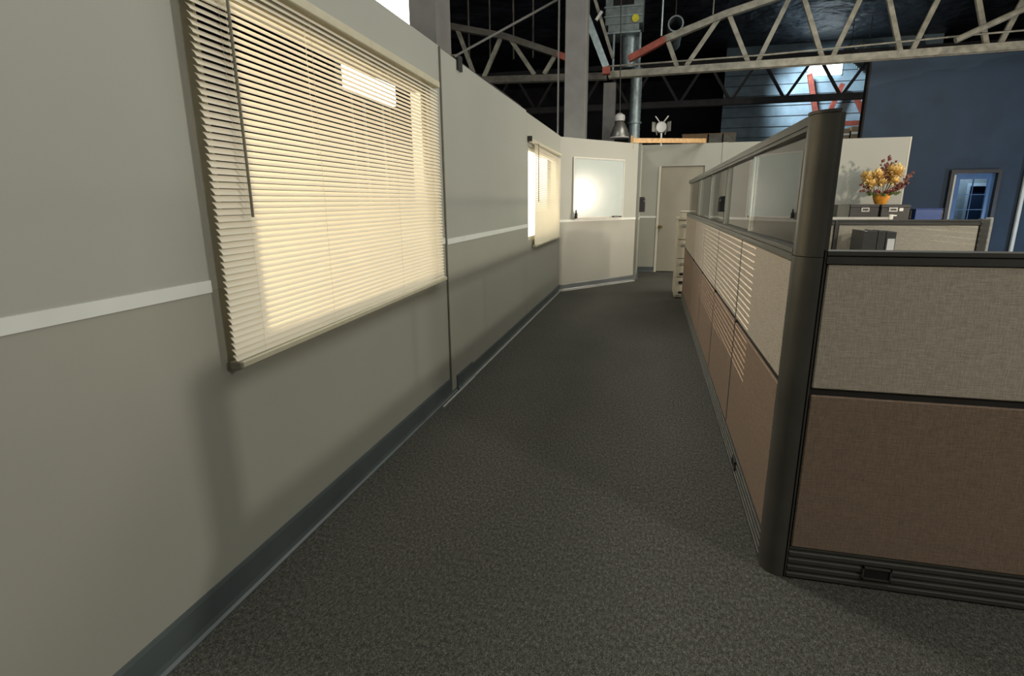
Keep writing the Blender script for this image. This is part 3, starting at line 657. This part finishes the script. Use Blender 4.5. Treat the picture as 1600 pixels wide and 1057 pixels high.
for x, y, z, k in ((0.02, 0, 0.74, 7), (-0.08, -.03, 0.66, 6), (0.11, -.02, 0.66, 7), (-0.02, -.05, 0.60, 8), (0.05, .0, .58, 7), (0.36, -.02, .42, 9), (0.31, -.04, .33, 8), (0.38, 0, .48, 6), (0.18, -.08, .30, 5), (-0.31, -.04, .31, 6), (-0.30, -.05, .22, 4), (-.10, -.10, .20, 7), (.02, -.12, .20, 8), (.10, -.11, .21, 7), (.25, -.05, .26, 6)):
    p = C + Vector((x, y, z)); b0 = C+Vector((x*0.25, y*0.4, 0.15))
    leaf_spray(b0, p, 'leaf_maroon', t, 'maroon_leaves', k, 0.062)
    bm = nbm(); tube(bm, [b0, p], 0.003, 4); obj('stem', bm, 'stem', t)
for x, y, z in ((-.14, -.09, .17), (-.03, -.13, .165), (.08, -.12, .17), (.2, -.06, .18), (-.2, -.03, .17)):
    leaf_spray(C+Vector((x*0.5, y*0.5, 0.15)), C+Vector((x, y, z)), 'leaf_green', t, 'green_leaves', 7, 0.055)

# ================================================================== WOOD BRACE, CLAMP LIGHT, WALL TOP ITEMS
t = thing('wooden_brace', 'pine board spanning the alcove between two wall tops', 'board', (0.25, 10.4, 2.33))
bm = nbm(); bar(bm, (-0.36, 9.74, 2.325), (0.90, 11.20, 2.425), 0.04, 0.075); obj('board', bm, 'pine', t)
bm = nbm(); bar(bm, (-0.36, 9.72, 2.20), (-0.36, 9.72, 2.40), 0.045, 0.035); obj('stub', bm, 'pine', t)
t = thing('set_lamp', 'small studio lamp with open barn doors above the alcove', 'lamp', (0.10, 10.6, 2.34))
bm = nbm(); tube(bm, [(0.11, 10.6, 2.30), (0.105, 10.6, 2.52)], 0.016, 8); obj('stand_pin', bm, 'lamp_white', t)
bm = nbm(); tube(bm, [(0.10, 10.62, 2.62), (0.10, 10.72, 2.62), (0.10, 10.80, 2.62)], [0.10, 0.095, 0.06], 16); obj('housing', bm, 'lamp_steel', t, True)
bm = nbm(); tube(bm, [(0.10, 10.62, 2.62), (0.10, 10.59, 2.62)], [0.085, 0.088], 16); obj('lens', bm, 'lamp_white', t, True)
for sx in (-1, 1):
    bm = nbm(); prism(bm, [(0.10+sx*0.095, 10.60), (0.10+sx*0.105, 10.60), (0.10+sx*0.16, 10.50), (0.10+sx*0.15, 10.50)], 2.54, 2.70); obj('barn_door', bm, 'lamp_steel', t)
    bm = nbm(); bar(bm, (0.10+sx*0.04, 10.55, 2.70), (0.10+sx*0.11, 10.52, 2.79), 0.03, 0.01); obj('flap_ear', bm, 'lamp_white', t)
    bm = nbm(); bar(bm, (0.10+sx*0.09, 10.6, 2.60), (0.10+sx*0.07, 10.6, 2.49), 0.018); obj('yoke_arm', bm, 'lamp_steel', t)
t = thing('cable_run', 'dark cable bundle lying along the top of the left wall', 'cable', (WX2-0.05, 4.9, 2.30))
bm = nbm(); tube(bm, [(WX2-0.03, 3.85, 2.315), (WX2-0.05, 4.2, 2.325), (WX2-0.03, 4.9, 2.318), (WX2-0.03, 5.9, 2.315)], 0.014, 8); obj('cable', bm, 'dark_gap', t, True)
bm = nbm(); tube(bm, [(WX2-0.06, 4.6, 2.316), (WX2-0.06, 5.9, 2.316)], 0.012, 8); obj('conduit', bm, 'galvanised', t, True)
t = thing('wall_clamp', 'black clamp hooked over the left wall top by the column', 'clamp', (WX2-0.04, 3.9, 2.30))
bm = nbm(); bx(bm, WX2+0.001, WX2+0.014, 3.86, 3.95, 2.24, 2.335); bx(bm, WX2-0.105, WX2+0.001, 3.86, 3.95, 2.301, 2.335); obj('jaw', bm, 'black_plastic', t)

# studio light sources outside the set wall
t = thing('diffusion_frame', 'glowing white diffusion frame above the left wall top', 'light', (-3.1, 6.4, 0))
bm = nbm(); bx(bm, -3.62, -2.95, 6.85, 6.87, 3.45, 4.9); obj('cloth', bm, 'soft_white', t)
for a in ((-3.66, -3.62, 3.41, 4.94), (-2.95, -2.91, 3.41, 4.94)): box('frame_tube', 'lamp_steel', t, a[0], a[1], 6.84, 6.88, a[2], a[3])
for a in ((3.41, 3.45), (4.9, 4.94)): box('frame_tube', 'lamp_steel', t, -3.62, -2.95, 6.84, 6.88, a[0], a[1])
for xx in (-3.64, -2.93): box('stand_leg', 'lamp_steel', t, xx-0.015, xx+0.015, 6.845, 6.875, -0.035, 3.41)
t = thing('diffusion_frame', 'glowing white diffusion cloth right outside the small blind', 'light', (-1.7, 7.7, 0))
box('cloth', 'window_cloth', t, -1.72, -1.70, 5.9, 9.3, 0.5, 2.2)
for yy in (5.86, 9.3): box('frame_tube', 'lamp_steel', t, -1.73, -1.69, yy, yy+0.04, -0.035, 2.24)
for zz in (0.46, 2.2): box('frame_tube', 'lamp_steel', t, -1.73, -1.69, 5.9, 9.3, zz, zz+0.04)
t = thing('strip_light', 'bright strip light glimpsed between the upper slats', 'light', (-3.0, 5.9, 0))
bm = nbm(); bx(bm, -3.03, -2.99, 5.32, 6.42, 2.47, 2.82); obj('diffuser', bm, 'fixture_glow', t)
box('housing', 'lamp_steel', t, -3.10, -3.031, 5.30, 6.44, 2.45, 2.84); 
for yy in (5.5, 6.2): bm = nbm(); tube(bm, [(-3.06, yy, -0.035), (-3.06, yy, 2.45)], 0.015, 8); obj('stand', bm, 'lamp_steel', t)

# ================================================================== COLUMNS
def column(label, x0, x1, y0, y1, z1, z0=-0.035):
    t = thing('steel_column', label, 'column', ((x0+x1)/2, (y0+y1)/2, z0), 'grey columns carrying the roof')
    box('shaft', 'column_paint', t, x0, x1, y0, y1, z0+0.02, z1, bev=0.008); box('base_plate', 'column_paint', t, x0-0.06, x1+0.06, y0-0.06, y1+0.06, z0, z0+0.02)
column('grey column rising right behind the big blind wall', -2.155, -1.90, 5.0, 5.36, 6.3)
column('tall grey column rising behind the whiteboard wall', -1.415, -1.085, 9.2, 9.53, 6.3)
column('slim grey column under the joint of the two near trusses', -1.09, -0.84, 12.38, 12.62, 3.74)
def pipe(name, label, pts, r, m, cat='pipe', n=10):
    bm = nbm(); tube(bm, pts, r, n); return tag(obj(name, bm, m, None, True), label, cat)
pipe('conduit_pipe', 'thin vertical conduit beside the tall grey column', [(-1.52, 9.25, -0.035), (-1.52, 9.25, 4.33), (-1.50, 9.25, 4.40), (-1.42, 9.25, 4.42)], 0.017, 'column_paint')
# ================================================================== TRUSSES
def truss(label, Y, zb, bottom, top, diags, m, bw=0.13, tw=0.12, dw=0.085, red=None, group=None, dm=None):
    xs = [p[0] for p in bottom]
    t = thing('roof_truss', label, 'truss', (sum(xs)/len(xs), Y, zb), group)
    for dy in (-0.07, 0.07):
        for a, b in zip(bottom, bottom[1:]):
            bm = nbm(); bar(bm, (a[0], Y+dy, a[1]), (b[0], Y+dy, b[1]), 0.035, bw); obj('bottom_chord', bm, m, t)
    for i, (a, b) in enumerate(zip(top, top[1:])):
        bm = nbm(); bar(bm, (a[0], Y, a[1]), (b[0], Y, b[1]), 0.15, tw); obj('top_chord', bm, red if (red and i == 0) else m, t)
    for a, b in diags:
        bm = nbm(); bar(bm, (a[0], Y, a[1]), (b[0], Y, b[1]), 0.06, dw); obj('diagonal', bm, dm or m, t)
    return t
TY = 12.5
rb = [0.445, 1.784, 3.10, 4.41, 5.77, 7.1, 8.4]; rtop = [(-0.60, 4.18), (0.10, 4.50), (1.20, 4.86), (2.45, 5.17), (3.77, 5.38), (5.1, 5.5), (6.45, 5.54), (7.8, 5.5), (9.2, 5.38)]
dg = []
tn = rtop[2:]
dg.append(((0.36, 3.98), (0.16, 4.45)))
for i, x in enumerate(rb):
    if i < len(rtop)-1:
        p = (rtop[1:] if True else tn)[i+1] if i+2 < len(rtop) else None
        q = rtop[i+1]
        if i > 0: dg.append(((x-0.09, 3.98), (q[0]+0.08, q[1]-0.02)))
        if p: dg.append(((x+0.09, 3.98), (p[0]-0.08, p[1]-0.02)))
truss('long pale roof truss over the cubicles in front of the blue wall', TY, 3.9, [(-1.0, 3.90), (3.2, 3.93), (9.5, 4.01)], rtop, dg, 'truss_paint', red='red_steel', group='near roof trusses')
lb = [-2.48, -3.80, -5.1, -6.4]; ltop = [(-1.5, 4.12), (-2.09, 4.37), (-3.22, 4.79), (-4.38, 5.06), (-5.7, 5.28), (-7.2, 5.42)]
dg = [((-2.36, 4.0), (-2.12, 4.36))]
for i, x in enumerate(lb):
    if i > 0: dg.append(((x+0.09, 4.0), (ltop[i+1][0]-0.08, ltop[i+1][1])))
    if i+2 < len(ltop): dg.append(((x-0.09, 4.0), (ltop[i+2][0]+0.08, ltop[i+2][1])))
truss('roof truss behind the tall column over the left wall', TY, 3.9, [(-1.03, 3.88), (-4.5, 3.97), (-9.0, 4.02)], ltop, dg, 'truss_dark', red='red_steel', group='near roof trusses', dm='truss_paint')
fb = [-7.5+1.35*i for i in range(14)]
dg = []
for i, x in enumerate(fb): dg += [((x, 3.96), (x+0.62, 4.95)), ((x, 3.96), (x-0.62, 4.95))]
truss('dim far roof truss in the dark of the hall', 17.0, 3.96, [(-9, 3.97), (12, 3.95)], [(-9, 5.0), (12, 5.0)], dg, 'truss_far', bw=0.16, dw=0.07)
pipe('conduit_pipe', 'thin conduits running along the near truss over the cubicles', [(-1.0, 12.35, 4.04), (2.0, 12.35, 4.06), (5.5, 12.35, 4.17), (9.5, 12.35, 4.25)], 0.016, 'truss_paint')
pipe('conduit_pipe', 'long sloping rod crossing the dark left truss', [(-3.40, 9.36, 3.64), (-1.412, 9.36, 4.445)], 0.019, 'column_paint')
pipe('conduit_pipe', 'pale brace pipe slanting up over the blue wall', [(5.05, 12.2, 4.06), (6.7, 12.2, 4.80)], 0.055, 'truss_paint')
pipe('hanger_rod', 'thin hanger rod dropping to the red truss joint', [(0.02, 12.3, 6.3), (0.02, 12.3, 4.52)], 0.02, 'galvanised', 'rod')
pipe('hanger_rod', 'thin rod standing on the pale truss chord', [(0.97, 12.4, 6.3), (0.97, 12.4, 4.85)], 0.014, 'truss_paint', 'rod')
for i, (x, lab) in enumerate(((-4.25, 'outermost'), (-3.75, 'second'), (-3.2, 'third'), (-2.75, 'innermost'))):
    pipe('hanger_rod', lab + ' thin dark rod hanging above the left truss', [(x, 13.2, 6.3), (x, 13.2, 4.5)], 0.02, 'truss_dark', 'rod')

# ================================================================== HVAC AND HANGING THINGS
t = thing('heater_unit', 'grey sheet metal air unit with a yellow sticker under the roof', 'air unit', (-0.77, 13.3, 4.8))
box('casing', 'sheet_metal', t, -1.15, -0.36, 13.0, 13.7, 4.98, 6.2, bev=0.01)
box('grille_band', 'dark_gap', t, -0.98, -0.56, 12.985, 12.999, 5.34, 5.75)
for zz in (5.30, 5.12): box('flange', 'galvanised', t, -1.17, -0.38, 12.97, 12.999, zz, zz+0.03)
box('drain_pan', 'galvanised', t, -1.12, -0.40, 12.97, 13.68, 4.80, 4.84, bev=0.005); box('skirt', 'sheet_metal', t, -1.08, -0.44, 13.02, 13.66, 4.8405, 4.979)
bm = nbm(); tube(bm, [(-0.52, 12.968, 5.07), (-0.52, 12.984, 5.07)], 0.075, 14); obj('sticker', bm, 'sticker', t)
for xx in (-0.95, -0.40): box('support_leg', 'galvanised', t, xx-0.02, xx+0.02, 13.0, 13.04, 3.98, 4.80)
bm = nbm(); tube(bm, [(-0.62, 13.35, 4.799), (-0.62, 13.35, 4.18)], 0.20, 20); obj('duct_collar', bm, 'galvanised', t, True)
t = thing('spiral_duct', 'tall galvanised spiral duct descending behind the alcove', 'duct', (-0.46, 13.3, -0.035))
bm = nbm(); tube(bm, [(-0.46, 13.3, -0.035), (-0.46, 13.3, 4.17)], 0.125, 18); obj('tube', bm, 'galvanised', t, True)
for k in range(14): bm = nbm(); tube(bm, [(-0.46, 13.3, 2.55+k*0.12), (-0.46, 13.3, 2.562+k*0.12)], 0.132, 18); obj('rib', bm, 'galvanised', t)
bm = nbm(); tube(bm, [(-0.46, 13.3, 3.03), (-0.46, 13.3, 3.06)], 0.155, 18); obj('clamp_ring', bm, 'galvanised', t)
t = thing('knee_brace', 'bright steel strut leaning from the tall column to the slim column', 'strut', (-0.98, 12.2, 3.9))
bm = nbm(); bar(bm, (-1.62, 12.1, 5.35), (-1.02, 12.1, 3.97), 0.10, 0.13); obj('strut', bm, 'galvanised', t)
bm = nbm(); bar(bm, (-1.42, 12.2, 5.6), (-0.90, 12.2, 4.15), 0.04, 0.06); obj('rod', bm, 'truss_paint', t)
bm = nbm(); bar(bm, (-1.25, 12.14, 4.85), (-1.14, 12.14, 5.0), 0.05, 0.05); obj('tie', bm, 'lamp_white', t)
box('red_shoe', 'red_steel', t, -1.09, -0.94, 12.04, 12.18, 3.84, 3.97)
t = thing('pendant_lamp', 'grey bell shaped pendant lamp beside the slim column', 'lamp', (-0.70, 12.0, 2.6))
bm = nbm(); lathe(bm, [(0.185, 0.0), (0.19, 0.03), (0.15, 0.16), (0.10, 0.26), (0.07, 0.30)], (-0.70, 12.0, 2.62), 20); obj('shade', bm, 'lamp_steel', t, True)
bm = nbm(); lathe(bm, [(0.10, 0.0), (0.11, 0.05), (0.10, 0.11), (0.04, 0.15)], (-0.71, 12.0, 2.93), 16); obj('socket', bm, 'lamp_white', t, True)
bm = nbm(); lathe(bm, [(0.19, 0), (0.195, 0.012), (0.19, 0.024)], (-0.70, 12.0, 2.60), 20); obj('rim', bm, 'lamp_white', t)
bm = nbm(); tube(bm, [(-0.71, 12.0, 3.08), (-0.80, 12.0, 6.3)], 0.012, 6); obj('cord', bm, 'dark_frame', t)
t = thing('round_duct', 'dark round duct pointing at the corridor under the roof', 'duct', (0.31, 13.7, 5.0))
bm = nbm(); n_ = 20; rings = []
for y_, r_ in ((13.4, 0.135), (13.4, 0.165), (15.0, 0.165)): rings.append([bm.verts.new((0.31+r_*math.cos(2*math.pi*k/n_), y_, 5.02+r_*math.sin(2*math.pi*k/n_))) for k in range(n_)])
rings.append([bm.verts.new((0.31+0.135*math.cos(2*math.pi*k/n_), 14.9, 5.02+0.135*math.sin(2*math.pi*k/n_))) for k in range(n_)])
for a, b in ((0, 1), (1, 2), (3, 0)):
    for k in range(n_): bm.faces.new((rings[a][k], rings[a][(k+1) % n_], rings[b][(k+1) % n_], rings[b][k]))
obj('tube', bm, 'sheet_metal', t, True)
bm = nbm(); tube(bm, [(0.31, 13.9, 5.18), (0.31, 13.9, 6.3)], 0.012, 6); obj('hanger', bm, 'truss_dark', t)

# ================================================================== FAR CORNER
o = struct('wall_far_corner', (lambda b: (bx(b, 2.2, 8.5, 21.3, 21.4, -0.035, 6.3), b)[1])(nbm()), 'pale_blue_metal', 'pale blue metal wall in the far corner of the hall', 'wall')
for k in range(9): box('cladding_seam', 'truss_far', o, 2.2, 8.5, 21.285, 21.30, 3.1+k*0.33, 3.115+k*0.33)
box('skylight', 'skylight_glow', o, 4.75, 5.75, 21.24, 21.284, 5.28, 5.62)
t = thing('red_frame', 'red steel frame in front of the pale blue metal wall', 'frame', (5.6, 21.0, -0.035))
for a, b in (((4.75, 5.3), (5.15, 3.75)), ((6.2, 4.5), (6.62, 3.75)), ((5.75, 4.95), (5.35, 3.75)), ((5.15, 3.75), (7.2, 3.75)), ((5.15, 3.75), (5.15, -0.03)), ((7.2, 3.75), (7.2, -0.03))):
    bm = nbm(); bar(bm, (a[0], 21.0, a[1]), (b[0], 21.0, b[1]), 0.12, 0.14); obj('member', bm, 'red_steel', t)
t = thing('flexible_duct', 'crumpled silver flexible duct beside the blue wall top', 'duct', (5.6, 19.0, 4.6))
bm = nbm(); pts = []; rr = []
for k in range(40):
    s = k/39; pts.append((5.15+1.1*s, 19.0, 5.55-0.95*s)); rr.append(0.13+0.03*(k % 2))
tube(bm, pts, rr, 12); obj('hose', bm, 'galvanised', t)
bm = nbm(); tube(bm, [(p[0]+0.35, p[1]+0.1, p[2]+0.15) for p in pts], rr, 12); obj('hose', bm, 'galvanised', t)
for xx in (5.3, 5.75): bm = nbm(); tube(bm, [(xx, 19.0, 5.3), (xx, 19.0, 6.3)], 0.012, 6); obj('hanger', bm, 'truss_dark', t)
t = thing('storage_rack', 'pale storage rack with boxes in the far corner', 'rack', (5.9, 20.6, -0.035))
box('shelf', 'cabinet_grey', t, 5.3, 7.0, 20.3, 20.9, 3.12, 3.16)
for xx in (5.3, 6.95): 
    for yy in (20.3, 20.85): box('upright', 'truss_paint', t, xx, xx+0.05, yy, yy+0.05, -0.035, 3.119)
for i, (x0, x1, h, lab) in enumerate(((5.45, 5.95, 0.36, 'brown carton at the open end of the far rack'), (6.0, 6.5, 0.42, 'brown carton by the blue wall on the far rack'))):
    b = thing('carton', lab, 'carton', ((x0+x1)/2, 20.55, 3.161), 'cartons on the far rack'); box('carton_body', 'cardboard', b, x0, x1, 20.35, 20.8, 3.161, 3.161+h); box('tape', 'jamb_paint', b, x0, x1, 20.345, 20.3495, 3.161+h*0.45, 3.161+h*0.6)
t = thing('storage_rack', 'dark storage rack behind the alcove wall carrying crates', 'rack', (1.3, 14.4, -0.035))
box('shelf', 'truss_dark', t, 0.3, 2.2, 14.1, 14.7, 2.58, 2.62)
for xx in (0.3, 2.15):
    for yy in (14.1, 14.65): box('upright', 'truss_dark', t, xx, xx+0.05, yy, yy+0.05, -0.035, 2.579)
for i, (x0, x1, m, lab) in enumerate(((0.62, 1.18, 'cardboard', 'brown crate over the pine board'), (1.21, 1.50, 'truss_dark', 'dull grey crate beside the brown crate'), (1.53, 1.80, 'truss_dark', 'dull grey crate at the end of the crate row'))):
    b = thing('crate', lab, 'crate', ((x0+x1)/2, 14.3, 2.621), 'crates on the dark rack'); box('crate_body', m, b, x0, x1, 14.12, 14.6, 2.621, 2.84); box('crate_rim', 'cardboard', b, x0-0.01, x1+0.01, 14.11, 14.61, 2.8405, 2.86)
